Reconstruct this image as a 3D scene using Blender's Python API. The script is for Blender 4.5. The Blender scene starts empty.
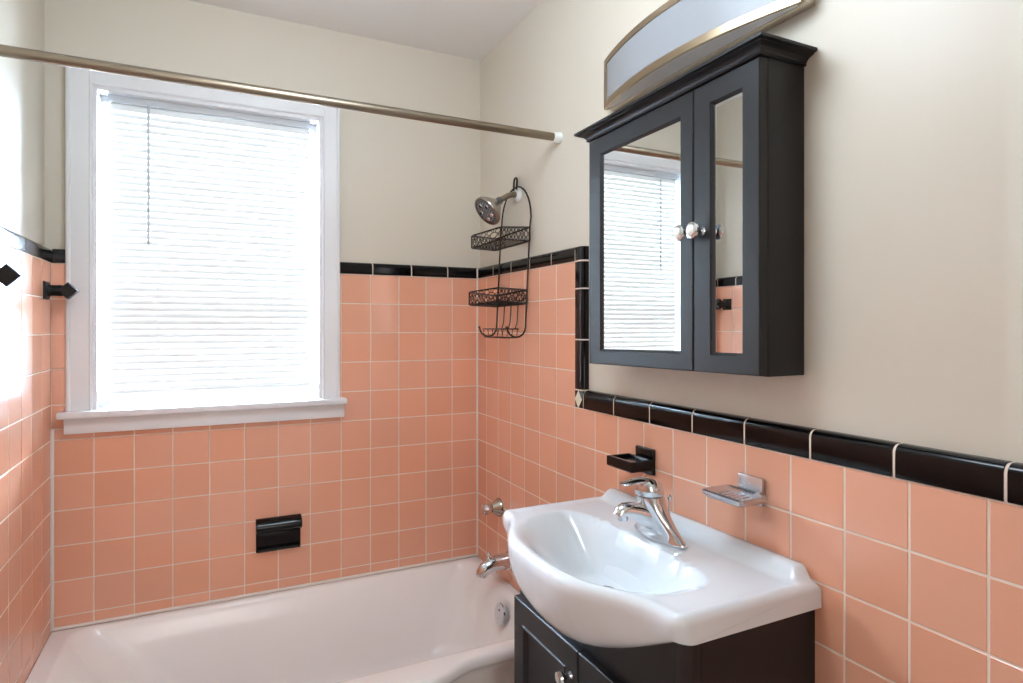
import bpy, bmesh, math, random
from mathutils import Vector, Matrix
random.seed(7)
PI = math.pi
S = bpy.context.scene
COL = S.collection

# ------------------------------------------------------------------ materials
def lin(c):
    return tuple((v/255/12.92 if v/255 <= .04045 else ((v/255+.055)/1.055)**2.4) for v in c)

def mat(name, rgb, rough=.5, metal=0., coat=0., noise=0., nscale=6., bump=0., bscale=40., island=0., ior=1.5, spec=None):
    m = bpy.data.materials.new(name); m.use_nodes = True
    nt = m.node_tree; b = nt.nodes['Principled BSDF']
    c = lin(rgb)
    b.inputs['Base Color'].default_value = (*c, 1)
    b.inputs['Roughness'].default_value = rough
    b.inputs['Metallic'].default_value = metal
    b.inputs['IOR'].default_value = ior
    if spec is not None: b.inputs['Specular IOR Level'].default_value = spec
    if coat:
        b.inputs['Coat Weight'].default_value = coat
        b.inputs['Coat Roughness'].default_value = .05
    tc = nt.nodes.new('ShaderNodeTexCoord')
    src = None
    if noise or island:
        hsv = nt.nodes.new('ShaderNodeHueSaturation'); hsv.inputs['Color'].default_value = (*c, 1)
        val = nt.nodes.new('ShaderNodeMath'); val.operation = 'MULTIPLY_ADD'
        if island:
            g = nt.nodes.new('ShaderNodeNewGeometry')
            nt.links.new(g.outputs['Random Per Island'], val.inputs[0])
            amp = island
            m2 = nt.nodes.new('ShaderNodeMath'); m2.operation = 'MULTIPLY_ADD'
            wn = nt.nodes.new('ShaderNodeTexWhiteNoise'); wn.noise_dimensions = '1D'
            nt.links.new(g.outputs['Random Per Island'], wn.inputs['W'])
            nt.links.new(wn.outputs['Value'], m2.inputs[0]); m2.inputs[1].default_value = island*.9; m2.inputs[2].default_value = 1-island*.45
            nt.links.new(m2.outputs[0], hsv.inputs['Saturation'])
        else:
            n = nt.nodes.new('ShaderNodeTexNoise'); n.inputs['Scale'].default_value = nscale; n.inputs['Detail'].default_value = 4
            nt.links.new(tc.outputs['Object'], n.inputs['Vector'])
            nt.links.new(n.outputs['Fac'], val.inputs[0])
            amp = noise
        val.inputs[1].default_value = amp; val.inputs[2].default_value = 1-amp/2
        nt.links.new(val.outputs[0], hsv.inputs['Value'])
        nt.links.new(hsv.outputs['Color'], b.inputs['Base Color'])
    if bump:
        n2 = nt.nodes.new('ShaderNodeTexNoise'); n2.inputs['Scale'].default_value = bscale; n2.inputs['Detail'].default_value = 3
        nt.links.new(tc.outputs['Object'], n2.inputs['Vector'])
        bp = nt.nodes.new('ShaderNodeBump'); bp.inputs['Strength'].default_value = bump; bp.inputs['Distance'].default_value = .002
        nt.links.new(n2.outputs['Fac'], bp.inputs['Height'])
        nt.links.new(bp.outputs['Normal'], b.inputs['Normal'])
    return m

M = dict(
    paint=mat('cream_wall_paint', (214, 204, 188), .36, noise=.03, nscale=2, bump=.12, bscale=60, spec=.35),
    ceil=mat('ceiling_paint', (236, 232, 229), .8, noise=.02, nscale=2),
    tile=mat('salmon_glazed_tile', (226, 164, 135), .16, ior=1.6, island=.07, bump=.05, bscale=14),
    grout=mat('pale_grout', (228, 208, 190), .85, noise=.1, nscale=30),
    black_tile=mat('black_glazed_tile', (9, 8, 9), .12, bump=.06, bscale=20, spec=.28),
    black_matte=mat('black_satin_ceramic', (8, 8, 8), .4, spec=.25),
    headrail=mat('grey_white_metal', (196, 197, 200), .5),
    cream_tile=mat('cream_diamond_glaze', (226, 220, 198), .3, noise=.05, nscale=40),
    caulk=mat('white_caulk', (230, 222, 214), .6, noise=.05, nscale=40),
    trim=mat('white_gloss_trim_paint', (226, 225, 226), .35, noise=.03, nscale=8, bump=.05, bscale=30),
    floor=mat('white_floor_tile', (200, 196, 190), .35, noise=.1, nscale=12),
    porcelain=mat('white_vitreous_china', (214, 215, 216), .08, coat=.4, noise=.01, nscale=3),
    enamel=mat('white_tub_enamel', (248, 243, 240), .16, noise=.015, nscale=3),
    espresso=mat('espresso_painted_wood', (21, 18, 19), .42, spec=.4, noise=.15, nscale=25, bump=.05, bscale=80),
    chrome=mat('polished_chrome', (215, 217, 220), .07, 1., bump=.02, bscale=20),
    dullchrome=mat('worn_chrome', (205, 207, 211), .26, 1., noise=.2, nscale=60, bump=.1, bscale=90),
    nickel=mat('brushed_nickel', (142, 129, 112), .3, 1., noise=.06, nscale=60),
    nickel_light=mat('satin_nickel_frame', (205, 195, 180), .26, 1., noise=.05, nscale=50),
    bronze=mat('dark_bronze_wire', (44, 34, 29), .4, .6, noise=.2, nscale=80),
    mirror=mat('silvered_mirror', (238, 240, 240), .0, 1.),
    light_frame=mat('bronzed_nickel_frame', (172, 152, 126), .28, 1., noise=.05, nscale=50),
    frost=mat('frosted_white_glass', (146, 147, 150), .35, noise=.01),
    white_plastic=mat('white_plastic', (240, 240, 238), .4, noise=.02),
    pearl=mat('white_ceramic_knob', (240, 238, 230), .15),
    rubber=mat('grey_nozzle_rubber', (92, 90, 90), .5, noise=.2, nscale=90),
    shower_chrome=mat('satin_shower_metal', (170, 164, 156), .22, 1., noise=.1, nscale=40),
    fill_glass=None, slat=None, pane=None,
)
# slats of the blind: white vinyl that lets light through
m = bpy.data.materials.new('translucent_white_vinyl'); m.use_nodes = True; nt = m.node_tree
b = nt.nodes['Principled BSDF']; b.inputs['Base Color'].default_value = (.86, .85, .82, 1); b.inputs['Roughness'].default_value = .45
tr = nt.nodes.new('ShaderNodeBsdfTranslucent'); tr.inputs['Color'].default_value = (.9, .89, .87, 1)
n = nt.nodes.new('ShaderNodeTexNoise'); n.inputs['Scale'].default_value = 9
mx = nt.nodes.new('ShaderNodeMixShader'); mr = nt.nodes.new('ShaderNodeMapRange')
mr.inputs['To Min'].default_value = .03; mr.inputs['To Max'].default_value = .036
nt.links.new(n.outputs['Fac'], mr.inputs['Value']); nt.links.new(mr.outputs['Result'], mx.inputs['Fac'])
nt.links.new(b.outputs[0], mx.inputs[1]); nt.links.new(tr.outputs[0], mx.inputs[2])
nt.links.new(mx.outputs[0], nt.nodes['Material Output'].inputs['Surface']); M['slat'] = m
# window pane: clear thin glass
m = bpy.data.materials.new('clear_window_glass'); m.use_nodes = True; nt = m.node_tree
tp = nt.nodes.new('ShaderNodeBsdfTransparent'); gl = nt.nodes.new('ShaderNodeBsdfGlossy'); gl.inputs['Roughness'].default_value = .02
fr = nt.nodes.new('ShaderNodeFresnel'); fr.inputs['IOR'].default_value = 1.45
mx = nt.nodes.new('ShaderNodeMixShader')
nt.links.new(fr.outputs[0], mx.inputs['Fac']); nt.links.new(tp.outputs[0], mx.inputs[1]); nt.links.new(gl.outputs[0], mx.inputs[2])
nt.links.new(mx.outputs[0], nt.nodes['Material Output'].inputs['Surface']); M['pane'] = m
# glowing glass of the added ceiling fill lamp
m = bpy.data.materials.new('fill_lamp_glass'); m.use_nodes = True; nt = m.node_tree
b = nt.nodes['Principled BSDF']; b.inputs['Base Color'].default_value = (.9, .9, .88, 1)
b.inputs['Emission Color'].default_value = (.9, .96, 1, 1); b.inputs['Emission Strength'].default_value = 4
M['fill_glass'] = m

# ------------------------------------------------------------------ helpers
def link(name, verts, faces, material, parent=None, smooth=35, loc=None):
    org = Vector((0, 0, 0)); q = parent
    while q is not None: org += q.location; q = q.parent
    me = bpy.data.meshes.new(name)
    me.from_pydata([tuple(Vector(v)-org) for v in verts], [], faces)
    bm = bmesh.new(); bm.from_mesh(me)
    bmesh.ops.recalc_face_normals(bm, faces=bm.faces)
    bm.to_mesh(me); bm.free()
    mats = material if isinstance(material, (list, tuple)) else [material]
    for mm in mats: me.materials.append(mm)
    if smooth:
        me.polygons.foreach_set('use_smooth', [True]*len(me.polygons))
        me.set_sharp_from_angle(angle=math.radians(smooth))
    o = bpy.data.objects.new(name, me); COL.objects.link(o)
    if parent is not None:
        o.parent = parent
    return o

class MB:
    """collects shapes given in world coordinates into one mesh"""
    def __init__(s): s.v = []; s.f = []
    def add(s, vs, fs):
        k = len(s.v); s.v += [Vector(v) for v in vs]; s.f += [tuple(i+k for i in f) for f in fs]
    def box(s, x0, x1, y0, y1, z0, z1, bev=0.):
        x0, x1 = min(x0, x1), max(x0, x1); y0, y1 = min(y0, y1), max(y0, y1); z0, z1 = min(z0, z1), max(z0, z1)
        bm = bmesh.new()
        r = bmesh.ops.create_cube(bm, size=1)
        for v in bm.verts:
            v.co = Vector((x0+(v.co.x+.5)*(x1-x0), y0+(v.co.y+.5)*(y1-y0), z0+(v.co.z+.5)*(z1-z0)))
        if bev:
            bev = min(bev, .45*min(x1-x0, y1-y0, z1-z0))
            bmesh.ops.bevel(bm, geom=list(bm.edges), offset=bev, segments=2, profile=.6, affect='EDGES')
        s.bm(bm)
    def bm(s, bm):
        bm.verts.index_update()
        s.add([v.co.copy() for v in bm.verts], [tuple(v.index for v in f.verts) for f in bm.faces]); bm.free()
    def loft(s, secs, cap0=True, cap1=True, closed=True):
        n = len(secs[0]); vs = [p for sec in secs for p in sec]; fs = []
        for i in range(len(secs)-1):
            for j in range(n if closed else n-1):
                a = i*n+j; b_ = i*n+(j+1) % n
                fs.append((a, b_, b_+n, a+n))
        if closed and cap0: fs.append(tuple(range(n))[::-1])
        if closed and cap1: fs.append(tuple((len(secs)-1)*n+j for j in range(n)))
        s.add(vs, fs)
    def tube(s, pts, r, seg=8, closed=False, flat=1.):
        pts = [Vector(p) for p in pts]; n = len(pts)
        rr = r if isinstance(r, (list, tuple)) else [r]*n
        secs = []; up = None
        for i in range(n):
            if closed: t = pts[(i+1) % n]-pts[i-1]
            else: t = pts[min(i+1, n-1)]-pts[max(i-1, 0)]
            t.normalize()
            if up is None:
                a = Vector((0, 0, 1)) if abs(t.z) < .9 else Vector((1, 0, 0))
                up = (a-t*a.dot(t)).normalized()
            else: up = (up-t*up.dot(t)).normalized()
            sd = t.cross(up)
            secs.append([pts[i]+(sd*math.cos(2*PI*k/seg)+up*math.sin(2*PI*k/seg)*flat)*rr[i] for k in range(seg)])
        if closed: secs.append(secs[0]); s.loft(secs, False, False)
        else: s.loft(secs)
    def lathe(s, prof, origin, axis, seg=24):
        """prof: (radius, distance along axis)"""
        axis = Vector(axis).normalized(); origin = Vector(origin)
        a = Vector((0, 0, 1)) if abs(axis.z) < .9 else Vector((1, 0, 0))
        u = (a-axis*a.dot(axis)).normalized(); w = axis.cross(u)
        secs = [[origin+axis*d+(u*math.cos(2*PI*k/seg)+w*math.sin(2*PI*k/seg))*max(r, 1e-5) for k in range(seg)] for r, d in prof]
        s.loft(secs)
    def prism(s, poly, axis, a0, a1):
        """poly in the two other axes (in xyz order), extruded along axis index"""
        def P(p, a):
            q = list(p); q.insert(axis, a); return q
        s.loft([[P(p, a0) for p in poly], [P(p, a1) for p in poly]])
    def build(s, name, material, parent=None, smooth=35): return link(name, s.v, s.f, material, parent, smooth)

def thing(name, label, cat, loc, group=None):
    o = bpy.data.objects.new(name, None); COL.objects.link(o)
    o.location = loc; o.empty_display_size = .05
    o['label'] = label; o['category'] = cat
    if group: o['group'] = group
    return o
def tag(o, label, cat, group=None):
    o['label'] = label; o['category'] = cat
    if group: o['group'] = group
    return o
def struct(o):
    o['kind'] = 'structure'; return o
def dup(root, delta, label):
    r = root.copy(); COL.objects.link(r); r.location = root.location+Vector(delta); r['label'] = label
    for ch in [c for c in bpy.data.objects if c.parent == root]:
        c = ch.copy(); COL.objects.link(c); c.parent = r
        for g in [g for g in bpy.data.objects if g.parent == ch]:
            d = g.copy(); COL.objects.link(d); d.parent = c
    return r
def lerp(a, b, t): return a+(b-a)*t
def sstep(t):
    t = max(0., min(1., t)); return t*t*(3-2*t)
def table(tab, x):
    if x <= tab[0][0]: return tab[0][1]
    for (a, va), (b_, vb) in zip(tab, tab[1:]):
        if x <= b_: return va+(vb-va)*(x-a)/(b_-a)
    return tab[-1][1]

# ------------------------------------------------------------------ room constants
P = .109                                  # tile pitch
Z0 = 1.51                                 # underside of the upper black border
ZL = Z0-4*P                               # underside of the lower black border
XL = -1.419                               # face of the tiles on the left wall
T = .02                                   # the tile stands this far off the paint
CEIL = 2.412
YN = -2.85                                # wall behind the camera
YV = -.749                                # where the high tiling steps down on the right wall
TUBZ = .378
# window opening (in the back wall)
WX0, WX1, WZ0, WZ1 = -1.312, -.615, 1.05, 2.074

# ------------------------------------------------------------------ walls
def wall_slab(name, boxes, parent=None):
    m = MB()
    for bx in boxes: m.box(*bx)
    return m.build(name, M['paint'], parent, 0)
wb = struct(wall_slab('wall_back', [(XL-T-.15, WX0, T, .2, 0, CEIL), (WX1, T+.15, T, .2, 0, CEIL), (WX0, WX1, T, .2, 0, WZ0), (WX0, WX1, T, .2, WZ1, CEIL)]))
wr = struct(wall_slab('wall_right', [(T, T+.15, YN, T, 0, CEIL)]))
wl = struct(wall_slab('wall_left', [(XL-T-.15, XL-T, YN, T, 0, CEIL)]))
DX0, DX1, DZ = -1.22, -.44, 2.03
wf = struct(wall_slab('wall_front', [(XL-T-.15, DX0, YN-.12, YN, 0, CEIL), (DX1, T+.15, YN-.12, YN, 0, CEIL), (DX0, DX1, YN-.12, YN, DZ, CEIL)]))
# unseen hallway through the doorway behind the viewer, added for its fill light
m = MB()
for bx in [(-2.3, 1.0, -4.3, -4.2, 0, CEIL), (-2.4, -2.3, -4.3, YN-.12, 0, CEIL), (1.0, 1.1, -4.3, YN-.12, 0, CEIL), (-2.3, XL-T-.15, YN-.12, YN-.02, 0, CEIL), (T+.15, 1.0, YN-.12, YN-.02, 0, CEIL)]: m.box(*bx)
struct(m.build('wall_hall', M['paint'], None, 0))
m = MB(); m.box(-2.4, 1.1, -4.3, YN-.15, CEIL, CEIL+.1); struct(m.build('ceiling_hall', M['ceil'], None, 0))
m = MB(); m.box(-2.4, 1.1, -4.3, YN-.15, -.1, 0); struct(m.build('floor_hall', M['floor'], None, 0))
m = MB()
m.box(DX0-.07, DX0, YN, YN+.015, 0, DZ+.07, .003); m.box(DX1, DX1+.07, YN, YN+.015, 0, DZ+.07, .003); m.box(DX0, DX1, YN, YN+.015, DZ, DZ+.07, .003)
struct(m.build('door_1', M['trim'], None, 30))
m = MB(); m.box(XL-T-.15, T+.15, YN-.15, .2, -.1, 0); struct(m.build('floor', M['floor'], None, 0))
m = MB(); m.box(XL-T-.15, T+.15, YN-.15, .2, CEIL, CEIL+.1); struct(m.build('ceiling', M['ceil'], None, 0))

def tiles(name, a_lines, b_lines, place, parent, keep=None):
    """bevelled tiles between the grout lines; place(a, b, depth) -> point"""
    g = .0015; c = .0012
    m = MB()
    for a0, a1 in zip(a_lines, a_lines[1:]):
        for b0, b1 in zip(b_lines, b_lines[1:]):
            rects = [(a0, a1, b0, b1)]
            if keep: rects = keep(a0, a1, b0, b1)
            for (p0, p1, q0, q1) in rects:
                if p1-p0 < .006 or q1-q0 < .006: continue
                p0 += g; p1 -= g; q0 += g; q1 -= g
                ta, tb = random.gauss(0, .0035), random.gauss(0, .0035)
                pc, qc = (p0+p1)/2, (q0+q1)/2
                vs = []
                for (x, y) in ((p0, q0), (p1, q0), (p1, q1), (p0, q1)): vs.append(place(x, y, .0011))
                for (x, y) in ((p0+c, q0+c), (p1-c, q0+c), (p1-c, q1-c), (p0+c, q1-c)):
                    vs.append(place(x, y, (x-pc)*ta+(y-qc)*tb))
                m.add(vs, [(4, 5, 6, 7), (0, 1, 5, 4), (1, 2, 6, 5), (2, 3, 7, 6), (3, 0, 4, 7)])
    return m.build(name, M['tile'], parent, 20)

rows = [Z0-P*i for i in range(0, 14)]+[0.]
rows_hi = [Z0-P*i for i in range(0, 5)]
rows_lo = [ZL-P*i for i in range(0, 10)]+[0.]
rows_asc = sorted(rows)
# back wall
colsB = sorted([0.]+[-(1.012+k)*P for k in range(0, 12)]+[XL])
def keepB(a0, a1, b0, b1):
    ex0, ex1, ez = -1.368, -.565, 1.0
    if b1 <= ez or a1 <= ex0 or a0 >= ex1: return [(a0, a1, b0, b1)]
    out = []
    if b0 < ez: out.append((a0, a1, b0, ez)); b0 = ez
    if a0 < ex0: out.append((a0, min(a1, ex0), b0, b1))
    if a1 > ex1: out.append((max(a0, ex1), a1, b0, b1))
    return out
tiles('tile_field', colsB, rows_asc, lambda a, b, d: (a, d, b), wb, keepB)
m = MB()
for bx in [(XL-T, -1.36, .0008, T, 0, Z0+.005), (-.57, T, .0008, T, 0, Z0+.005), (-1.36, -.57, .0008, T, 0, 1.01)]: m.box(*bx)
m.build('grout', M['grout'], wb, 0)
# right wall
colsR = sorted([0.]+[-(.820+k)*P for k in range(0, 6)]+[YV])
tiles('tile_field', colsR, sorted(rows_hi), lambda a, b, d: (d, a, b), wr)
colsR2 = sorted([0.]+[-(.820+k)*P for k in range(0, 26) if -(.820+k)*P > YN]+[YN])
tiles('lower_tile_field', colsR2, sorted(rows_lo), lambda a, b, d: (d, a, b), wr)
m = MB(); m.box(.0008, T, YV-.002, .0012, ZL+.002, Z0+.005); m.box(.0008, T, YN, .0012, 0, ZL+.002)
m.build('grout', M['grout'], wr, 0)
# left wall: the tall tiling runs on to the wall behind the camera
colsL = sorted([0.]+[-(1.02+k)*P for k in range(0, 26) if -(1.02+k)*P > YN]+[YN])
tiles('tile_field', colsL, rows_asc, lambda a, b, d: (XL-d, a, b), wl)
m = MB(); m.box(XL-T, XL-.0008, YN, .0012, 0, Z0+.005); m.build('grout', M['grout'], wl, 0)

# black border: bullnose pieces.  prof(h) -> points (depth, height), depth 0 = tile face, T = paint
def cap_profile(H, r=.014):
    pts = [(T, 0), (-.002, 0), (-.0028, .002), (-.0028, H-r)]
    for k in range(1, 9):
        a = PI/2*k/8
        pts.append((-.0028+r-r*math.cos(a), H-r+r*math.sin(a)))
    pts.append((T, H))
    return pts
HU, HLo = .044, .053
def border(name, joints, H, base, place, parent, gap=.0015):
    m = MB(); pr = cap_profile(H)
    for a0, a1 in zip(joints, joints[1:]):
        lo, hi = min(a0, a1)+gap, max(a0, a1)-gap
        if hi-lo < .004: continue
        secs = []
        for a, k in ((lo, .0012), (lo+.0012, 0), (hi-.0012, 0), (hi, .0012)):
            secs.append([place(a, d+(k if d < T else 0), base+h-(k if h > .01 else 0)) for d, h in pr])
        m.loft(secs)
    return m.build(name, M['black_tile'], parent, 40)
def border_grout(H, base, a0, a1, place, parent):
    m = MB(); pr = [(d+.0008 if d < T else d, h-.0008 if h > .01 else h) for d, h in cap_profile(H)]
    m.loft([[place(a, d, base+h) for d, h in pr] for a in (a0, a1)])
    return m.build('border_grout', M['grout'], parent, 40)
PB = lambda a, d, z: (a, d, z)
PR = lambda a, d, z: (d, a, z)
PLf = lambda a, d, z: (XL-d, a, z)
border('tile_border', [0, -.13, -.279, -.43, -.553], HU, Z0+.0015, PB, wb)
border_grout(HU, Z0+.0015, 0, -.553, PB, wb)
border('tile_border_left_of_window', [-1.381, XL], HU, Z0+.0015, PB, wb)
border('tile_border', [0, -.008, -.158, -.315, -.46, -.607, -.756+.006], HU, Z0+.0015, PR, wr)
border_grout(HU, Z0+.0015, 0, YV, PR, wr)
lj = [-.795, -.945, -1.096, -1.246, -1.397, -1.55, -1.702, -1.855]
while lj[-1] > YN+.15: lj.append(lj[-1]-.152)
lj.append(YN)
border('lower_tile_border', lj, HLo, ZL+.0015, PR, wr)
border_grout(HLo, ZL+.0015, YV, YN, PR, wr)
jl = [0, -.012, -.131, -.298, -.457]
while jl[-1] > YN+.15: jl.append(jl[-1]-.152)
jl.append(YN)
border('tile_border', jl, HU, Z0+.0015, PLf, wl)
border_grout(HU, Z0+.0015, 0, YN, PLf, wl)
# upright border on the right wall (bullnose turned on its side) and its two corner pieces
VW = .041
PV = lambda z, d, h: (d, YV-h, z)
border('upright_tile_border', [ZL+.054, 1.277, 1.428, Z0-.0005], VW, .0015, PV, wr)
border_grout(VW, .0015, ZL, Z0+.043, PV, wr)
border('top_corner_tile', [Z0+.0005, Z0+HU], VW, .0015, PV, wr)
m = MB(); m.box(-.003, T, YV-.0455, YV-.0015, ZL+.0015, ZL+.0525, .0025)
ct = m.build('corner_tile', M['black_tile'], wr, 40)
yc, zc = YV-.0215, ZL+.027
m = MB(); m.prism([(yc-.0185, zc), (yc, zc-.026), (yc+.0185, zc), (yc, zc+.025)], 0, -.0042, -.002)
m.build('diamond_inlay', M['cream_tile'], wr, 0)
# caulk beads in the corners and along the tub
m = MB()
m.tube([(XL+.003, -.003, TUBZ+.006), (XL+.003, -.003, 1.0)], .0055, 8)
m.build('caulk_bead', M['caulk'], wl)
m = MB(); m.tube([(-.002, -.002, TUBZ+.006), (-.002, -.002, Z0+.04)], .0042, 8); m.build('caulk_bead', M['caulk'], wr)
m = MB(); m.tube([(XL, -.0015, TUBZ+.0068), (0, -.0015, TUBZ+.0068)], .0052, 8); m.build('caulk_bead', M['caulk'], wb)

# ------------------------------------------------------------------ window
w = bpy.data.objects.new('window_1', None); COL.objects.link(w); w.location = (-.963, .1, 1.05); struct(w)
CF = -.012                                             # casing face
def casing_prof():                                     # (across 0 inner .. 1 outer, depth)
    return [(0, T), (0, CF+.003), (.06, CF-.001), (.1, CF-.001), (.13, CF+.002), (.80, CF), (.86, CF-.004), (.95, CF-.004), (1, CF), (1, T)]
cx0, cx1, cz1 = -1.381, -.553, 2.135
m = MB()
m.prism([(WX0-(WX0-cx0)*a, d) for a, d in casing_prof()], 2, WZ0, cz1); m.build('left_casing', M['trim'], w, 30)
m = MB(); m.prism([(WX1+(cx1-WX1)*a, d) for a, d in casing_prof()], 2, WZ0, cz1); m.build('right_casing', M['trim'], w, 30)
m = MB(); m.prism([(d, WZ1+(cz1-WZ1)*a) for a, d in casing_prof()], 0, WX0-.002, WX1+.002); m.build('head_casing', M['trim'], w, 30)
m = MB(); m.box(-1.398, -.534, -.048, .06, 1.034, 1.054, .004)
m.build('stool', M['trim'], w)
m = MB(); m.box(-1.384, -.538, -.022, .0, .984, 1.034, .003); m.build('apron', M['trim'], w)
m = MB()                                               # jamb liners and stops
m.box(WX0-.004, WX0+.012, -.005, .19, WZ0, WZ1); m.box(WX1-.012, WX1+.004, -.005, .19, WZ0, WZ1)
m.box(WX0+.0125, WX1-.0125, -.004, .19, WZ1-.012, WZ1+.003); m.box(WX0+.0125, WX1-.0125, .0605, .2, WZ0-.02, WZ0+.004)
m.box(WX0+.012, WX0+.024, .075, .09, WZ0, WZ1); m.box(WX1-.024, WX1-.012, .075, .09, WZ0, WZ1); m.box(WX0+.012, WX1-.012, .06, .09, WZ1-.03, WZ1-.012)
m.build('jamb', M['trim'], w, 30)
def sash(name, z0, z1, y0, y1, st):
    a0, a1 = WX0+.012, WX1-.012
    m = MB()
    m.box(a0, a0+st, y0, y1, z0, z1, .003); m.box(a1-st, a1, y0, y1, z0, z1, .003)
    m.box(a0+st, a1-st, y0+.001, y1-.001, z0, z0+.05, .003); m.box(a0+st, a1-st, y0+.001, y1-.001, z1-.034, z1, .003)
    s = m.build(name, M['trim'], w, 30)
    m = MB(); ym = (y0+y1)/2; m.box(a0+st-.004, a1-st+.004, ym-.002, ym+.002, z0+.05, z1-.034)
    p = m.build('pane', M['pane'], w, 0)
    return s
sash('lower_sash', WZ0+.005, 1.392, .092, .125, .015)
sash('upper_sash', 1.355, WZ1-.013, .13, .163, .015)

# mini blind hung inside the window
bl = thing('mini_blind', 'white horizontal mini blind lowered inside the sunlit window frame', 'blind', (-.963, .045, 1.1))
BX0, BX1, BY = -1.272, -.654, .04
m = MB(); m.box(BX0-.002, BX1+.002, BY-.014, BY+.014, 2.040, 2.066, .002); m.build('headrail', M['headrail'], bl)
NS = 43
zt, zb = 2.030, 1.118
slatm = None
ang = math.radians(70)
for i in range(NS):
    z = lerp(zt, zb, i/(NS-1))
    if i == 0:
        prof = []
        for k in range(6):
            t = k/5-.5
            cy, cz = .0262*t, .0022*(1-4*t*t)
            prof.append((cy, cz))
        loop = prof+[(a, b_-.0006) for a, b_ in prof[::-1]]
        # the room-side edge hangs low
        q = [(a*math.cos(ang)-b_*math.sin(ang), a*math.sin(ang)+b_*math.cos(ang)) for a, b_ in loop]
        m = MB(); m.loft([[(x, BY+a, z+b_) for a, b_ in q] for x in (BX0, BX1)])
        s0 = m.build('slat', M['slat'], bl, 60)
    else:
        c = s0.copy(); COL.objects.link(c); c.location.z = s0.location.z+(z-zt)
m = MB(); m.box(BX0, BX1, BY-.010, BY+.010, 1.098, 1.108, .003); m.build('bottom_rail', M['white_plastic'], bl)
for x in (-1.137, -.785):
    m = MB()
    for y in (BY-.0125, BY+.0125): m.tube([(x, y, 2.04), (x, y, 1.104)], .0009, 6)
    m.build('ladder_cord', M['white_plastic'], bl)
m = MB(); m.tube([(-1.162, BY-.02, 2.042), (-1.162, BY-.026, 2.03), (-1.162, BY-.026, 1.585)], .0032, 8)
m.build('tilt_wand', mat('clear_grey_plastic', (190, 190, 192), .2), bl)

# ------------------------------------------------------------------ shower curtain rod
rod = thing('shower_curtain_rod', 'brushed nickel shower curtain rod spanning the tub below the ceiling', 'curtain rod', (-.7, -.625, 1.916))
m = MB(); m.tube([(XL-T+.016, -.625, 1.916), (T-.022, -.625, 1.916)], .0128, 20); m.build('outer_tube', M['nickel'], rod)
for sx, x in ((1, XL-T), (-1, T)):
    m = MB(); m.lathe([(.011, .026), (.014, .026), (.0165, .01), (.0175, .0), (.0, .0)], (x, -.625, 1.916), (sx, 0, 0), 20)
    m.build('end_cap', M['white_plastic'], rod)

# ------------------------------------------------------------------ bathtub
tub = thing('bathtub', 'white enamelled bathtub set in the alcove under the window', 'bathtub', (-.71, -.35, 0))
def rrect(x0, x1, y0, y1, r, z, n=8, zf=None):
    pts = []
    for cx, cy, a0 in ((x1-r, y1-r, 0), (x0+r, y1-r, 90), (x0+r, y0+r, 180), (x1-r, y0+r, 270)):
        for k in range(n+1):
            a = math.radians(a0+90*k/n)
            x, y = cx+r*math.cos(a), cy+r*math.sin(a)
            pts.append(Vector((x, y, z if zf is None else zf(x, y))))
    return pts
def tring(x0, x1, y0, y1, r, z, sw=0.):
    """ring with a finely divided front edge; sw = how much of the front's swell it takes"""
    p = rrect(x0, x1, y0, y1, r, z)
    a, b_ = p[26], p[27]                               # ends of the front edge
    mid = [a.lerp(b_, k/41) for k in range(1, 41)]
    p = p[:27]+mid+p[27:]
    for v in p:
        if v.y < y0+max(r*1.2, .002): v.y -= sw*.058*sstep((-.30-v.x)/.16)
    return p
YT = -.705
secs = []
e = .0018
XA, XB = XL+e, -e
secs.append(tring(XA, XB, YT+.030, -e, .004, 0.0, .6))
secs.append(tring(XA, XB, YT+.030, -e, .004, .31, .8))
secs.append(tring(XA, XB, YT+.022, -e, .004, .332, .9))
secs.append(tring(XA, XB, YT+.004, -e, .004, .342, 1))
secs.append(tring(XA, XB, YT, -e, .004, .350, 1))
for k in range(1, 6):
    a = PI/2*k/5; r = .020
    secs.append(tring(XA, XB, YT+r-r*math.cos(a), -e, .004, TUBZ-r+r*math.sin(a), 1))
# inner lip: (left, right, front, back insets, corner radius, z)
for l_, r_, f_, b_, rad, z in ((.045, .024, .040, .018, .05, TUBZ+.0012), (.052, .030, .046, .022, .06, TUBZ), (.062, .038, .053, .028, .07, TUBZ-.007), (.074, .046, .060, .034, .08, TUBZ-.022),
                               (.13, .064, .074, .048, .11, .29), (.2, .078, .086, .058, .13, .2), (.27, .095, .10, .072, .15, .11), (.31, .115, .122, .094, .15, .07), (.36, .16, .17, .14, .15, .052), (.5, .3, .26, .25, .08, .046)):
    secs.append(tring(XA+l_, XB-r_, YT+f_, -b_, rad, z, 0))
m = MB(); m.loft(secs, True, True); m.build('shell', M['enamel'], tub, 50)
m = MB(); m.lathe([(.0, -.016), (.030, -.016), (.034, -.004), (.0375, .001), (.036, .005), (.02, .008), (0, .008)], (-.0775, -.385, .318), (-.985, 0, .17), 28)
ov = m.build('overflow_plate', M['chrome'], tub)
for dz in (-.014, .014):
    m = MB(); m.lathe([(0, 0), (.005, 0), (.004, .003), (0, .003)], Vector((-.0775, -.385, .318+dz))+Vector((-.985, 0, .17))*.0078, (-.985, 0, .17), 10); m.build('screw', M['dullchrome'], ov)
m = MB(); m.lathe([(0, 0), (.034, 0), (.032, .004), (.012, .003), (0, .003)], (-.3, -.36, .047), (0, 0, 1), 24); m.build('drain', M['chrome'], tub)

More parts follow.
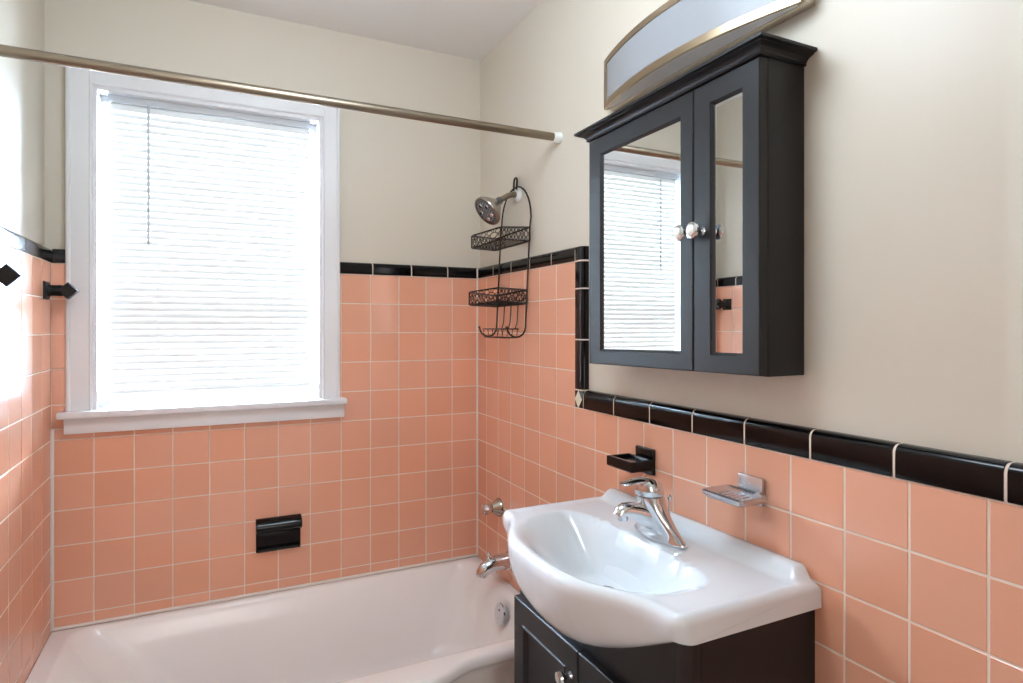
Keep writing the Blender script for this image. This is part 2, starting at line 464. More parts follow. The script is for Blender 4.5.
# tub spout
sp = thing('tub_spout', 'chrome tub spout on the tiled wall just above the bathtub rim', 'spout', (0, -.305, .455))
m = MB()
m.tube([(-.0005, -.305, .466), (-.010, -.305, .466), (-.012, -.305, .466), (-.045, -.305, .466), (-.077, -.305, .462), (-.100, -.305, .452), (-.113, -.305, .437), (-.116, -.305, .427)],
       [.033, .033, .029, .0275, .0265, .025, .022, .019], 20)
m.build('body', M['chrome'], sp, 50)
m = MB(); m.lathe([(.004, 0), (.004, .012), (.008, .016), (.008, .022), (.003, .026), (0, .026)], (-.086, -.305, .482), (0, 0, 1), 14); m.build('diverter_knob', M['chrome'], sp)

# valve handle
vh = thing('tub_valve_handle', 'chrome tub valve handle with flared escutcheon left of the sink', 'valve handle', (0, -.214, .634))
m = MB(); m.lathe([(0, 0), (.035, 0), (.035, .004), (.030, .012), (.022, .024), (.0165, .034), (.0, .034)], (-.0004, -.214, .634), (-1, 0, 0), 28); m.build('escutcheon', mat('warm_worn_chrome', (176, 168, 156), .16, 1.), vh)
m = MB()
secs = []
for d, r in ((.034, .013), (.038, .0165), (.045, .018), (.066, .0195), (.071, .018), (.073, .012)):
    secs.append([Vector((-d, -.214+r*(1+.10*math.cos(6*2*PI*k/36))*math.cos(2*PI*k/36), .634+r*(1+.10*math.cos(6*2*PI*k/36))*math.sin(2*PI*k/36))) for k in range(36)])
m.loft(secs); m.build('knob', M['chrome'], vh, 40)

# ------------------------------------------------------------------ shower head
SY = -.335
sh = thing('showerhead', 'round chrome shower head angled down from the wall above the caddy', 'shower head', (T, SY, 1.79))
m = MB(); m.lathe([(0, 0), (.026, 0), (.026, .003), (.020, .010), (.012, .014), (0, .014)], (T, SY, 1.79), (-1, 0, 0), 24); m.build('flange', M['white_plastic'], sh)
m = MB(); m.tube([(T-.004, SY, 1.79), (-.008, SY, 1.789), (-.024, SY+.002, 1.783), (-.052, SY+.008, 1.766)], .0105, 14); m.build('arm', M['nickel'], sh)
n0 = Vector((-.052, SY+.008, 1.766)); dr = Vector((-.60, -.08, -.50)).normalized()
m = MB(); m.lathe([(.0, -.002), (.0135, -.002), (.0145, .002), (.0145, .016), (.012, .019), (0, .019)], n0, dr, 18); m.build('collar', M['rubber'], sh)
m = MB(); m.lathe([(0, .017), (.017, .017), (.023, .022), (.031, .031), (.042, .044), (.0515, .056), (.0555, .063), (.0565, .071), (.0545, .075), (.048, .075), (.047, .071), (0, .071)], n0, dr, 36)
m.build('bell', M['shower_chrome'], sh, 40)
m = MB(); m.lathe([(0, .0712), (.0465, .0712), (.044, .0745), (.024, .0765), (0, .077)], n0, dr, 30)
fc = m.build('spray_face', M['rubber'], sh, 40)
u_ = (Vector((0, 0, 1))-dr*dr.z).normalized(); w_ = dr.cross(u_)
m = MB()
for rr_, nn in ((.012, 6), (.023, 12), (.0345, 18)):
    for k in range(nn):
        a = 2*PI*k/nn
        m.lathe([(0, 0), (.0022, 0), (.0016, .004), (0, .004)], n0+dr*.074+(u_*math.cos(a)+w_*math.sin(a))*rr_, dr, 6)
m.build('nozzles', mat('pale_nozzle', (150, 148, 146), .4), fc)
m = MB()
for k in range(5):
    a = 2*PI*k/5+.3
    c_ = n0+dr*.0765+(u_*math.cos(a)+w_*math.sin(a))*.028
    m.lathe([(0, 0), (.0085, 0), (.0075, .002), (0, .002)], c_, dr, 14)
m.build('spray_plate', M['chrome'], fc)

# ------------------------------------------------------------------ shower caddy
ca = thing('shower_caddy', 'dark bronze wire shower caddy with two filigree baskets hanging from shower arm', 'shower caddy', (0, -.338, 1.28))
WR = .0030
yn, yf = -.4575, -.223
def legx(z): return lerp(-.017, .002, (z-1.32)/.38)
hook = []
for k in range(0, 9):
    a = PI*k/8
    hook.append((.006-.0*k, SY-.012*math.cos(a), 1.838+.012*math.sin(a)))
m = MB()
m.tube([(.004, SY-.012, 1.806)]+hook+[(.004, SY+.012, 1.806)], .0036, 10); m.build('hook', M['bronze'], ca)
arch = []
for k in range(0, 17):
    a = PI*k/16
    y = (yn+yf)/2-(yf-yn)/2*math.cos(a); z = 1.69+.125*math.sin(a)
    arch.append((legx(1.7)+.002, y, z))
# one continuous bent wire: up one leg, over the arch, down the other, curling forward at the foot
def foot(y):
    pts = []
    for k in range(0, 9):
        a = PI*k/8
        pts.append((-.017-.035*(1-math.cos(a)), y, 1.315-.036*math.sin(a)))
    return pts
legs = [(legx(z), yf, z) for z in (1.66, 1.55, 1.44, 1.36)]+foot(yf)+[(-.092, yf+.002, 1.313)]
legs2 = [(legx(z), yn, z) for z in (1.66, 1.55, 1.44, 1.36)]+foot(yn)+[(-.092, yn-.002, 1.313)]
m = MB(); m.tube(legs2[::-1]+arch+legs, WR, 10); m.build('wire_frame', M['bronze'], ca)

def basket(name, c):
    """c: eight corner points: far/near x back/front x top/bottom"""
    (bft, bnt, fft, fnt, bfb, bnb, ffb, fnb) = [Vector(p) for p in c]
    root = MB()
    for loop in ((bft, bnt, fnt, fft), (bfb, bnb, fnb, ffb)):
        pts = []
        for i in range(4):
            a, b_ = loop[i], loop[(i+1) % 4]
            for k in range(8):
                pts.append(a.lerp(b_, .04+.92*k/7))
        root.tube(pts, .0027, 8, closed=True)
    for a, b_ in ((bft, bfb), (bnt, bnb), (fft, ffb), (fnt, fnb)): root.tube([a, b_], .0022, 6)
    o = root.build(name, M['bronze'], ca)
    fl = MB()
    for k in range(1, 10):
        t = k/10; fl.tube([bfb.lerp(bnb, t), ffb.lerp(fnb, t)], .0014, 6)
    fl.build('floor_wires', M['bronze'], o)
    def panel(a, b_, c_, d_, n):                       # top a-b, bottom c-d
        q = MB()
        def pt(u, v): return a.lerp(b_, u).lerp(c_.lerp(d_, u), v)
        for i in range(n):
            uc = (i+.5)/n; hw = .5/n
            def ring(cu, cv, ru, rv, nn=14, r=.0013):
                q.tube([pt(cu+ru*math.cos(2*PI*k/nn), cv+rv*math.sin(2*PI*k/nn)) for k in range(nn)], r, 5, closed=True)
            ring(uc, .5, hw*.48, .22)
            for su in (-1, 1):
                for sv in (-1, 1):
                    ring(uc+su*hw*.58, .5+sv*.27, hw*.36, .18, 10)
            q.tube([pt(uc-hw*.98, .5), pt(uc-hw*.5, .5)], .0013, 5); q.tube([pt(uc+hw*.5, .5), pt(uc+hw*.98, .5)], .0013, 5)
            q.tube([pt(uc, .02), pt(uc, .28)], .0013, 5); q.tube([pt(uc, .72), pt(uc, .98)], .0013, 5)
        return q.build('filigree_panel', M['bronze'], o)
    panel(bft, bnt, bfb, bnb, 4); panel(fft, fnt, ffb, fnb, 4)
    panel(bft, fft, bfb, ffb, 2)
    if name == 'lower_basket': panel(bnt, fnt, bnb, fnb, 2)
    else:
        panel(bnt.lerp(fnt, .72), fnt, bnb.lerp(fnb, .72), fnb, 1)
    return o
basket('upper_basket', [(0, yf, 1.690), (0, yn, 1.655), (-.12, yf-.004, 1.648), (-.12, -.441, 1.609), (0, yf, 1.645), (0, yn, 1.608), (-.12, yf-.004, 1.602), (-.12, -.437, 1.571)])
basket('lower_basket', [(-.011, yf, 1.461), (-.011, yn, 1.440), (-.126, -.218, 1.442), (-.122, -.450, 1.418), (-.011, yf, 1.412), (-.011, yn, 1.394), (-.126, -.218, 1.394), (-.122, -.450, 1.382)])
# soap tray at the foot
m = MB()
zt_, zb_ = 1.307, 1.277
def loopw(z, xa, xb, y0, y1):
    q = []
    for i, (a, b_) in enumerate((((xa, y0), (xb, y0)), ((xb, y0), (xb, y1)), ((xb, y1), (xa, y1)), ((xa, y1), (xa, y0)))):
        for k in range(6): q.append((lerp(a[0], b_[0], .06+.88*k/5), lerp(a[1], b_[1], .06+.88*k/5), z))
    return q
m.tube(loopw(zt_, -.025, -.088, -.425, -.25), .0022, 8, closed=True)
m.tube(loopw(zb_, -.03, -.083, -.418, -.257), .0018, 8, closed=True)
for k in range(5):
    y = lerp(-.415, -.26, k/4)
    m.tube([(-.026, y, zt_), (-.03, y, zb_), (-.083, y, zb_), (-.087, y, zt_)], .0014, 6)
for y in (-.395, -.34, -.285): m.tube([(-.014, y, 1.393), (-.018, y, 1.33), (-.026, y, zt_)], .0018, 6)
m.build('soap_tray', M['bronze'], ca)

# ------------------------------------------------------------------ black ceramic fittings
def towel_post():
    r = thing('towel_bar_post', 'black ceramic towel bar post nearest the window casing, on left wall tiles', 'towel post', (XL, -.075, 1.4225), 'black towel bar posts')
    y, z = -.075, 1.4225
    m = MB(); sq = lambda h: [(-h, -h), (h, -h), (h, h), (-h, h)]
    m.loft([[Vector((XL+d, y+a, z+b_)) for a, b_ in sq(h)] for d, h in ((.0002, .0265), (.004, .0265), (.0075, .022), (.008, .015))]); m.build('base_plate', M['black_matte'], r, 30)
    m = MB()
    m.lathe([(.021, .007), (.0175, .011), (.0165, .016), (.0165, .030), (.0175, .036), (.0150, .046), (.0150, .060)], (XL, y, z), (1, 0, 0), 24); m.build('neck', M['black_matte'], r)
    m = MB(); hd = .0255; q = [(-hd, 0), (0, -hd), (hd, 0), (0, hd)]
    cx = XL+.057
    m.loft([[Vector((cx+a*k, y+dy, z+b_*k)) for a, b_ in q] for dy, k in ((-.0150, .9), (-.0125, 1), (.0125, 1), (.0150, .9))]); m.build('head', M['black_matte'], r, 30)
    return r
tp0 = towel_post()
dup(tp0, (0, -.61, 0), 'black ceramic towel bar post farther from the window, cut by photo edge')

# toothbrush / soap holder over the sink
bh = thing('ceramic_holder', 'small black ceramic tray holder on the tiles above the faucet', 'soap holder', (0, -1.08, .98))
m = MB(); m.box(-.0105, -.0002, -1.118, -1.05, .95, 1.0145, .003); m.build('back_plate', M['black_tile'], bh)
# tray: open-topped shallow box
yh0, yh1, xh0, zh0, zh1 = -1.122, -1.022, -.078, .964, .990
secs = []
def hrect(x0, x1, y0, y1, z): return [Vector((x0, y0, z)), Vector((x1, y0, z)), Vector((x1, y1, z)), Vector((x0, y1, z))]
m = MB()
m.loft([hrect(xh0+.003, -.0105, yh0+.003, yh1-.003, zh0), hrect(xh0, -.0105, yh0, yh1, zh0+.003), hrect(xh0, -.0105, yh0, yh1, zh1-.002), hrect(xh0+.002, -.0105, yh0+.002, yh1-.002, zh1),
        hrect(xh0+.009, -.016, yh0+.009, yh1-.009, zh1), hrect(xh0+.011, -.018, yh0+.011, yh1-.011, zh1-.008)]); m.build('tray', M['black_tile'], bh, 30)

# chrome soap dish
sd = thing('soap_dish', 'worn chrome soap dish mounted on the tiles right of the faucet', 'soap dish', (0, -1.417, .985))
m = MB(); m.box(-.011, -.0002, -1.449, -1.387, .962, 1.0175, .004); m.build('back_plate', M['dullchrome'], sd)
m = MB()
sec = []
def dish(x0, x1, y0, y1, z, rad=.012): return rrect(x0, x1, y0, y1, rad, z, 5)
xa, xb, ya, yb, zd = -.091, -.013, -1.472, -1.364, .983
m.loft([dish(xa+.006, xb, ya+.006, yb-.006, zd-.008), dish(xa, xb, ya, yb, zd-.002), dish(xa, xb, ya, yb, zd+.004), dish(xa+.003, xb-.002, ya+.003, yb-.003, zd+.006), dish(xa+.008, xb-.005, ya+.008, yb-.008, zd+.003), dish(xa+.018, xb-.014, ya+.018, yb-.018, zd+.0005, .01)])
m.build('tray', M['dullchrome'], sd, 50)
m = MB()
for k in range(5):
    y = lerp(ya+.03, yb-.03, k/4); m.tube([(xa+.022, y, zd+.001), (xb-.02, y, zd+.001)], .0016, 6)
m.tube([(-.011, -1.446, .984), (-.026, -1.452, .984)], .009, 12)
m.build('ribs', M['dullchrome'], sd)

# recessed soap dish on the window wall
rd = thing('tub_soap_dish', 'black ceramic wall soap dish on window wall tiles above the tub', 'soap dish', (-.763, 0, .585))
m = MB(); m.box(-.838, -.69, -.007, -.0002, .527, .645, .003); m.build('back_plate', M['black_tile'], rd)
m = MB()
pr_ = [(-.007, .645), (-.024, .640), (-.037, .628), (-.040, .615), (-.036, .606), (-.026, .600), (-.007, .597)]
m.loft([[Vector((x, y*k-.007*(1-k), .62+(z-.62)*k)) for y, z in pr_] for x, k in ((-.839, .9), (-.836, 1), (-.691, 1), (-.688, .9))]); m.build('hood', M['black_tile'], rd, 40)
m = MB(); m.loft([[Vector((x, y, z)) for y, z in ((-.006, .545), (-.02, .541), (-.022, .536), (-.019, .531), (-.006, .528))] for x in (-.832, -.696)]); m.build('lip', M['black_tile'], rd, 40)

# ------------------------------------------------------------------ medicine cabinet
mc = thing('medicine_cabinet', 'espresso wall cabinet with crown moulding and two mirrored doors', 'medicine cabinet', (T, -1.243, 1.22))
CY0, CY1, CZ0, CZ1 = -1.521, -.967, 1.222, 1.80
XBd, XD = -.075, -.096
m = MB(); m.box(XBd, T-.0003, CY0, CY1, CZ0, CZ1, .0015); m.build('body', M['espresso'], mc)
# crown: profile (overhang, z) carried round three sides
cp = [(0, 1.793), (.0035, 1.7935), (.005, 1.796), (.0035, 1.7995), (.0045, 1.801), (.0065, 1.807), (.011, 1.8125), (.018, 1.8165), (.0205, 1.8175), (.0205, 1.8205), (.0245, 1.8215), (.0275, 1.8235), (.0275, 1.8315), (.002, 1.8325)]
m = MB(); secs = []
XF = XD-.0005
for d, z in cp:
    z = 1.799+(z-1.793)*.0255/.0395
    secs.append([Vector((T-.0003, CY0-d, z)), Vector((XF-d, CY0-d, z)), Vector((XF-d, CY1+d, z)), Vector((T-.0003, CY1+d, z))])
m.loft(secs); m.build('crown', M['espresso'], mc, 18)
def mdoor(y0, y1, my0, my1, ky, tilt):                       # y0 near edge < y1 far edge
    z0, z1 = CZ0+.002, CZ1-.0025
    mz0, mz1 = 1.264, 1.750
    m = MB()
    xb = XBd-.0005
    # frame: outer ring, small bead, step down to the glass
    def ring(x, a, z_): return [Vector((x, y0+a[0], z0+a[1])), Vector((x, y1-a[2], z0+a[1])), Vector((x, y1-a[2], z1-a[3])), Vector((x, y0+a[0], z1-a[3]))]
    full = (my0-y0, mz0-z0, y1-my1, z1-mz1)
    def ins(t): return tuple(max(f-t, 0) for f in full)
    L = [ring(xb, (0, 0, 0, 0), 0), ring(XD+.002, (0, 0, 0, 0), 0), ring(XD, (.002,)*4, 0), ring(XD, ins(.006), 0), ring(XD+.002, ins(.0045), 0), ring(XD+.003, ins(.003), 0), ring(XD+.008, ins(0), 0), ring(XD+.011, ins(0), 0)]
    m.loft(L, True, False)
    d = m.build('door', M['espresso'], mc, 25)
    m = MB(); m.box(XD+.0075, XD+.0095, my0-.001, my1+.001, mz0-.001, mz1+.001)
    ymm = (my0+my1)/2
    for v in m.v: v.x += tilt*(v.y-ymm)
    m.build('mirror', M['mirror'], d, 0)
    m = MB(); m.lathe([(0, 0), (.0095, 0), (.007, .004), (.006, .010), (.008, .016), (.0150, .020), (.0172, .0235), (.0165, .027), (.012, .0285), (0, .029)], (XD, ky, 1.506), (-1, 0, 0), 24)
    k = m.build('knob', M['chrome'], d)
    m = MB(); m.lathe([(0, .0280), (.0112, .0285), (.0105, .0315), (.0065, .034), (0, .0348)], (XD, ky, 1.506), (-1, 0, 0), 20)
    m.build('knob_inlay', M['pearl'], k)
    return d
mdoor(-1.3505, CY1-.001, -1.308, -1.024, -1.3365, -.0065)
mdoor(CY0+.001, -1.3525, -1.475, -1.404, -1.376, .010)
# the cabinet is slightly out of square: its near end stands a few millimetres higher
for ob in [o for o in bpy.data.objects if o.type == 'MESH']:
    r = ob
    while r.parent is not None: r = r.parent
    if r == mc:
        for v in ob.data.vertices: v.co.z -= .012*v.co.y+.0008
# ------------------------------------------------------------------ vanity light
vl = thing('vanity_light', 'curved frosted glass bar light with nickel frame above the mirrored cabinet', 'wall light', (T, -1.235, 1.96))
LY0, LY1, LZ0, LZ1 = -1.545, -.925, 1.904, 2.036
def bow(y):
    t = (y-(LY0+LY1)/2)/((LY1-LY0)/2)
    return -.020-.050*(1-t*t)
NB = 28
ys = [lerp(LY0, LY1, k/NB) for k in range(NB+1)]
m = MB(); m.box(-.006, T-.0003, LY0, LY1, LZ0+.001, LZ1-.001, .0015); m.build('back_plate', M['nickel_light'], vl)
m = MB()
m.loft([[Vector((bow(y)+.003, y, LZ0+.016)), Vector((bow(y)+.006, y, LZ0+.016)), Vector((bow(y)+.006, y, LZ1-.014)), Vector((bow(y)+.003, y, LZ1-.014))] for y in ys])
m.build('front_glass', M['frost'], vl, 60)
m = MB()
for z in (LZ0+.003, LZ1-.005):
    m.loft([[Vector((-.005, y, z)), Vector((bow(y)+.008, y, z)), Vector((bow(y)+.008, y, z+.003)), Vector((-.005, y, z+.003))] for y in ys])
m.build('end_glass', mat('frosted_grey_glass', (240, 240, 242), .5), vl, 60)
m = MB()
FT = .008
ysf = [LY0+.0005]+[lerp(LY0+.016, LY1-.020, k/NB) for k in range(NB+1)]+[LY1-.0005]
def strip(z0, z1, yy):
    m.loft([[Vector((bow(y), y, z0)), Vector((bow(y)+FT, y, z0)), Vector((bow(y)+FT, y, z1)), Vector((bow(y), y, z1))] for y in yy])
strip(LZ0, LZ0+.017, ysf); strip(LZ1-.015, LZ1, ysf)
strip(LZ0+.017, LZ1-.015, ysf[:2]); strip(LZ0+.017, LZ1-.015, ysf[-2:])
m.build('frame', M['light_frame'], vl, 40)
for a in (LY0, LY1-.014):
    m = MB(); m.box(-.0118, -.0062, a, a+.014, LZ0+.0005, LZ1-.0005, .001); m.build('end_block', M['nickel_light'], vl, 40)

# ------------------------------------------------------------------ sink
SKY0, SKY1, SYC = -1.573, -.926, -1.243
XFR = -.330; ZT = .858; ZSL = .815
btab = [(0, 1), (.16, .99), (.3, .95), (.41, .87), (.5, .74), (.6, .56), (.74, .27), (.85, .09), (.93, .02), (1, 0)]
def bulge(y): return .083*table(btab, abs(y-SYC)/.30)
def zbot(y):
    t = abs(y-SYC)/.31
    if t >= 1: return ZSL
    return ZSL-.120*math.cos(PI*t/2)**1.05
def endd(y): return min(y-SKY0, SKY1-y)
def xfront(y):
    d = endd(y); r = .030 if y < SYC else .016
    c = 0 if d >= r else r-math.sqrt(max(0, r*r-(r-d)**2))
    return XFR-bulge(y)+c
def basin(x, y):
    dy = (y-SYC)/.256
    xc = -.225
    u = (x-xc)/.076 if x > xc else (xc-x)/(.132+.5*bulge(y))
    n = 2.7
    rho = (abs(dy)**n+abs(u)**n)**(1/n) if (dy or u) else 0
    if rho >= 1: return 0
    k = 1-rho
    back = sstep(((u/max(rho, 1e-4)) if x > xc else -1)/.9-.05)
    hard = 1-(1-min(1, k/.55))**1.8
    soft = sstep(min(1, k/.72))**.9
    return .098*lerp(soft, hard, back)
def ztop(x, y):
    z = ZT-basin(x, y)
    z += .026*sstep((x+.052)/.026)*sstep((endd(y)-.012)/.022)
    # a soft raised bead round the deck
    d = min(x-xfront(y), endd(y))
    z += .0022*math.exp(-((d-.014)/.011)**2)
    return z
ysl = []
y = SKY0
ks = [0, .001, .003, .006, .010, .015, .021, .028]
ysl = [SKY0+k for k in ks]
nmid = 96
ysl += [lerp(SKY0+.034, SKY1-.034, k/nmid) for k in range(nmid+1)]
ysl += [SKY1-k for k in ks[::-1]]
secs = []
RN = .012
for y in ysl:
    d = endd(y); xf = xfront(y); zb0 = zbot(y)
    rr = RN
    dropY = rr-math.sqrt(max(0, rr*rr-(rr-min(d, rr))**2)) if d < rr else 0
    loop = []
    NX = 44
    for i in range(NX+1):                              # wall -> front edge
        t = i/NX; x = lerp(-.0015, xf, t)
        dw = -.0015-x; de = x-xf
        z = ztop(x, y)
        dd = 0
        if de < rr: dd = rr-math.sqrt(max(0, rr*rr-(rr-de)**2))
        if dw < .010: dd = max(dd, .010-math.sqrt(max(0, .010**2-(.010-dw)**2)))
        loop.append(Vector((x, y, z-max(dd, dropY))))
    # insert denser samples near the front round-over
    zf = loop[-1].z
    bt = min(1, bulge(y)/.083)
    xin = -.2938
    NF = 16
    for i in range(1, NF+1):
        th = PI/2*i/NF
        kb = sstep((ZSL-zb0)/.09); p = lerp(.3, .78, kb); q = lerp(.5, .95, kb)
        x = xin+(xf-xin)*max(0, math.cos(th))**p; z = zf+(zb0-zf)*math.sin(th)**q
        loop.append(Vector((x, y, z)))
    for x in (-.2908, -.25, -.2, -.15, -.1, -.05, -.012):
        loop.append(Vector((x, y, min(ZSL, ZT-basin(x, y)-.014))))
    loop.append(Vector((-.0015, y, ZSL)))
    secs.append(loop)
sk = thing('sink', 'white porcelain vanity top sink with a bow-front basin beside the tub', 'sink', (-.16, SYC, ZSL))
m = MB(); m.loft(secs); m.build('basin', M['porcelain'], sk, 60)
zdn = ZT-basin(-.235, SYC)
m = MB(); m.lathe([(0, 0), (.024, 0), (.022, .003), (.015, .002), (0, .002)], (-.235, SYC, zdn), (0, 0, 1), 24); dn = m.build('drain', M['chrome'], sk)

# ------------------------------------------------------------------ faucet
FX, FY, FZ = -.105, -1.258, .8585
fa = thing('faucet', 'polished chrome single-lever faucet on the back deck of white sink', 'faucet', (FX, FY, FZ))
def ell(cx, cy, z, ax, ay, n=40):
    return [Vector((cx+ax*math.cos(2*PI*k/n), cy+ay*math.sin(2*PI*k/n), z)) for k in range(n)]
m = MB()
m.loft([ell(FX, FY, FZ, .027, .079), ell(FX, FY, FZ+.002, .0285, .081), ell(FX, FY, FZ+.006, .0285, .081), ell(FX-.001, FY, FZ+.010, .0265, .077), ell(FX-.004, FY, FZ+.022, .0265, .064), ell(FX-.009, FY, FZ+.036, .0275, .053), ell(FX-.015, FY, FZ+.052, .029, .043), ell(FX-.020, FY, FZ+.068, .0305, .036), ell(FX-.024, FY, FZ+.083, .031, .0315), ell(FX-.026, FY, FZ+.094, .030, .0295), ell(FX-.027, FY, FZ+.0955, .027, .0265)])
m.build('body', M['chrome'], fa, 50)
m = MB()
m.tube([(FX-.02, FY, FZ+.050), (FX-.045, FY, FZ+.058), (FX-.064, FY, FZ+.065), (FX-.082, FY, FZ+.0705), (FX-.094, FY, FZ+.0715), (FX-.103, FY, FZ+.068), (FX-.107, FY, FZ+.061)], [.030, .0235, .0188, .0165, .0158, .0145, .0125], 24); m.build('spout', M['chrome'], fa, 60)
m = MB(); m.lathe([(0, 0), (.0100, 0), (.0110, .002), (.0115, .010), (0, .010)], (FX-.098, FY, FZ+.050), (.12, 0, 1), 20); m.build('aerator', M['chrome'], fa)
m = MB()
m.loft([ell(FX-.027, FY, FZ+.0962, .0285, .0275), ell(FX-.027, FY, FZ+.099, .0315, .0305), ell(FX-.028, FY, FZ+.112, .0308, .030), ell(FX-.030, FY, FZ+.122, .0275, .0268), ell(FX-.034, FY, FZ+.130, .020, .0195), ell(FX-.038, FY, FZ+.134, .010, .010), ell(FX-.039, FY, FZ+.1348, .002, .002)])
hb = m.build('handle_cap', M['chrome'], fa, 60)
m = MB()
secs = []
for x, z, hw, ht in ((-.030, .124, .019, .010), (-.045, .1285, .018, .0075), (-.060, .1295, .0165, .0055), (-.075, .1285, .0155, .0042), (-.088, .127, .0145, .0036), (-.098, .126, .012, .003), (-.102, .1258, .006, .0015)):
    secs.append([Vector((FX+x, FY+hw*math.cos(2*PI*k/20), FZ+z+ht*math.sin(2*PI*k/20))) for k in range(20)])
m.loft(secs); m.build('lever', M['chrome'], hb, 60)
m = MB(); m.tube([(-.076, FY+.002, FZ+.005), (-.076, FY+.002, FZ+.076)], .0022, 8)
m.lathe([(0, 0), (.004, .0), (.0058, .004), (.0055, .010), (.003, .012), (0, .012)], (-.076, FY+.002, FZ+.076), (0, 0, 1), 14)
m.build('pop_up_rod', M['chrome'], fa)

# ------------------------------------------------------------------ vanity cabinet
vc = thing('vanity_cabinet', 'espresso vanity cabinet with framed doors under the white sink', 'vanity cabinet', (-.15, -1.2545, 0))
VY0, VY1, VXF, VZ = -1.559, -.950, -.288, .8135
for y0, y1 in ((VY0, VY0+.016), (VY1-.016, VY1)):
    m = MB(); m.prism([(-.0008, 0), (VXF+.018, 0), (VXF+.018, .0), (VXF+.018, VZ), (-.0008, VZ)], 1, y0, y1); m.build('side_panel', M['espresso'], vc, 20)
m = MB(); m.box(-.012, -.0008, VY0+.016, VY1-.016, .08, .62); m.build('back_panel', M['espresso'], vc)
m = MB(); m.box(VXF+.018, -.012, VY0+.016, VY1-.016, .09, .106); m.build('bottom_panel', M['espresso'], vc)
m = MB(); m.box(VXF+.04, VXF+.055, VY0+.016, VY1-.016, 0, .09); m.build('toe_kick', M['espresso'], vc)
# front frame: stiles, bottom rail, and a top rail scooped to clear the basin
m = MB()
m.box(VXF, VXF+.0175, VY0, VY0+.04, .0, VZ, .0015); m.box(VXF, VXF+.0175, VY1-.04, VY1, .0, VZ, .0015)
m.box(VXF, VXF+.0175, VY0+.04, VY1-.04, .09, .13, .001)
nn = 48
lo, hi = VY0+.04, VY1-.04
m.loft([[Vector((x, y, z)) for x, z in ((VXF, .63), (VXF+.0175, .63), (VXF+.0175, min(VZ, zbot(y)-.003)), (VXF, min(VZ, zbot(y)-.003)))] for y in [lerp(lo, hi, k/nn) for k in range(nn+1)]])
m.build('face_frame', M['espresso'], vc, 25)
def vdoor(y0, y1, ky):
    z0, z1 = .11, .652
    x0, x1 = VXF-.0006, VXF-.0185
    s, r = .050, .056
    def ring(x, a, b_): return [Vector((x, y0+a, z0+b_)), Vector((x, y1-a, z0+b_)), Vector((x, y1-a, z1-b_)), Vector((x, y0+a, z1-b_))]
    m = MB()
    m.loft([ring(x0, 0, 0), ring(x1+.002, 0, 0), ring(x1, .002, .002), ring(x1, s-.004, r-.004), ring(x1-.0025, s-.001, r-.001), ring(x1-.0015, s+.003, r+.003), ring(x1+.004, s+.008, r+.008), ring(x1+.0075, s+.012, r+.012), ring(x1+.0085, s+.017, r+.017)], True, True)
    d = m.build('door', M['espresso'], vc, 25)
    m = MB(); m.lathe([(0, 0), (.008, 0), (.0062, .004), (.005, .011), (.0068, .016), (.0125, .020), (.0145, .025), (.013, .030), (.007, .0325), (0, .033)], (x1, ky, .590), (-1, 0, 0), 24)
    m.build('knob', M['chrome'], d)
vdoor(-1.2455, VY1-.004, -1.219)
vdoor(VY0+.016, -1.2485, -1.275)

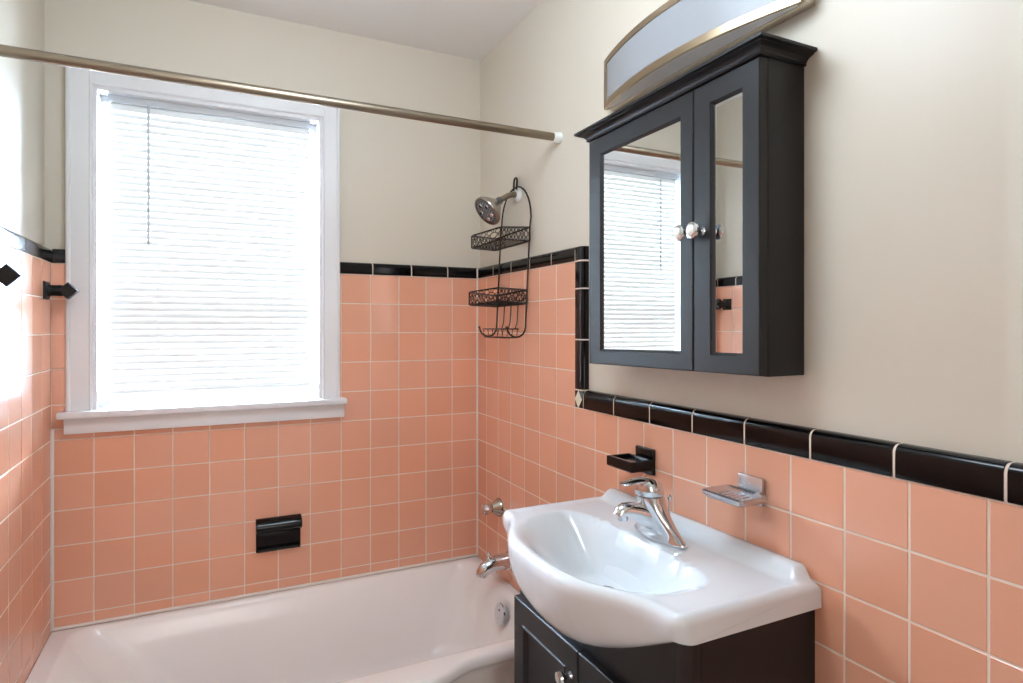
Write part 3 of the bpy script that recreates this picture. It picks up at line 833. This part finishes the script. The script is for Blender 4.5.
# ------------------------------------------------------------------ unseen ceiling lamp, added as fill light
cl = thing('fill_ceiling_light', 'added fill lamp built as a round white glass ceiling light, out of frame', 'ceiling light', (-.72, -1.33, CEIL))
m = MB(); m.lathe([(0, 0), (.16, 0), (.165, .012), (.155, .022), (0, .022)], (-.72, -1.33, CEIL-.0003), (0, 0, -1), 36); m.build('canopy', M['nickel_light'], cl)
m = MB(); m.lathe([(.0, .0225), (.148, .0225), (.15, .035), (.13, .062), (.09, .082), (.04, .092), (0, .094)], (-.72, -1.33, CEIL-.0003), (0, 0, -1), 36); m.build('glass_bowl', M['fill_glass'], cl, 60)

# ------------------------------------------------------------------ light
def area(name, loc, rot, sx, sy, power, col):
    l = bpy.data.lights.new(name, 'AREA'); l.shape = 'RECTANGLE'; l.size = sx; l.size_y = sy; l.energy = power; l.color = col
    o = bpy.data.objects.new(name, l); COL.objects.link(o); o.location = loc; o.rotation_euler = rot
    return o
area('window_daylight', (-.963, .24, 1.56), (math.radians(-90), 0, 0), .9, 1.15, 1550, (.59, .79, 1))
area('hall_fill_lamp', (-.83, -4.15, 1.45), (math.radians(90), 0, 0), 1.2, 1.5, 21, (1, .98, .96))  # added fill lamp behind the camera; no window is built there
pl = bpy.data.lights.new('ceiling_fill_lamp', 'POINT'); pl.energy = 25; pl.shadow_soft_size = .2; pl.color = (.71, .86, 1)  # soft fill from the added ceiling lamp
po = bpy.data.objects.new('ceiling_fill_lamp', pl); COL.objects.link(po); po.location = (-.72, -1.33, CEIL-.22)

wd = bpy.data.worlds.new('World'); S.world = wd; wd.use_nodes = True
bg = wd.node_tree.nodes['Background']; bg.inputs['Color'].default_value = (.95, .97, 1, 1); bg.inputs['Strength'].default_value = 3.0

# ------------------------------------------------------------------ camera
cd = bpy.data.cameras.new('camera'); cam = bpy.data.objects.new('camera', cd); COL.objects.link(cam)
cam.location = (-.978242, -2.311189, 1.51-.194297)
cam.rotation_euler = (PI/2, 0, -.4555295)
cd.sensor_width = 36; cd.lens = 613.356/1023*36; cd.shift_y = -15.017/1023; cd.clip_start = .02
S.camera = cam

S.view_settings.view_transform = 'Standard'; S.view_settings.look = 'None'; S.view_settings.gamma = 1
S.view_settings.use_curve_mapping = False
S.view_settings.exposure = 0.1
S.cycles.use_denoising = True
S.cycles.max_bounces = 14; S.cycles.diffuse_bounces = 4; S.cycles.glossy_bounces = 6; S.cycles.transparent_max_bounces = 12
S.cycles.sample_clamp_indirect = 8
S.cycles.caustics_reflective = False; S.cycles.caustics_refractive = False
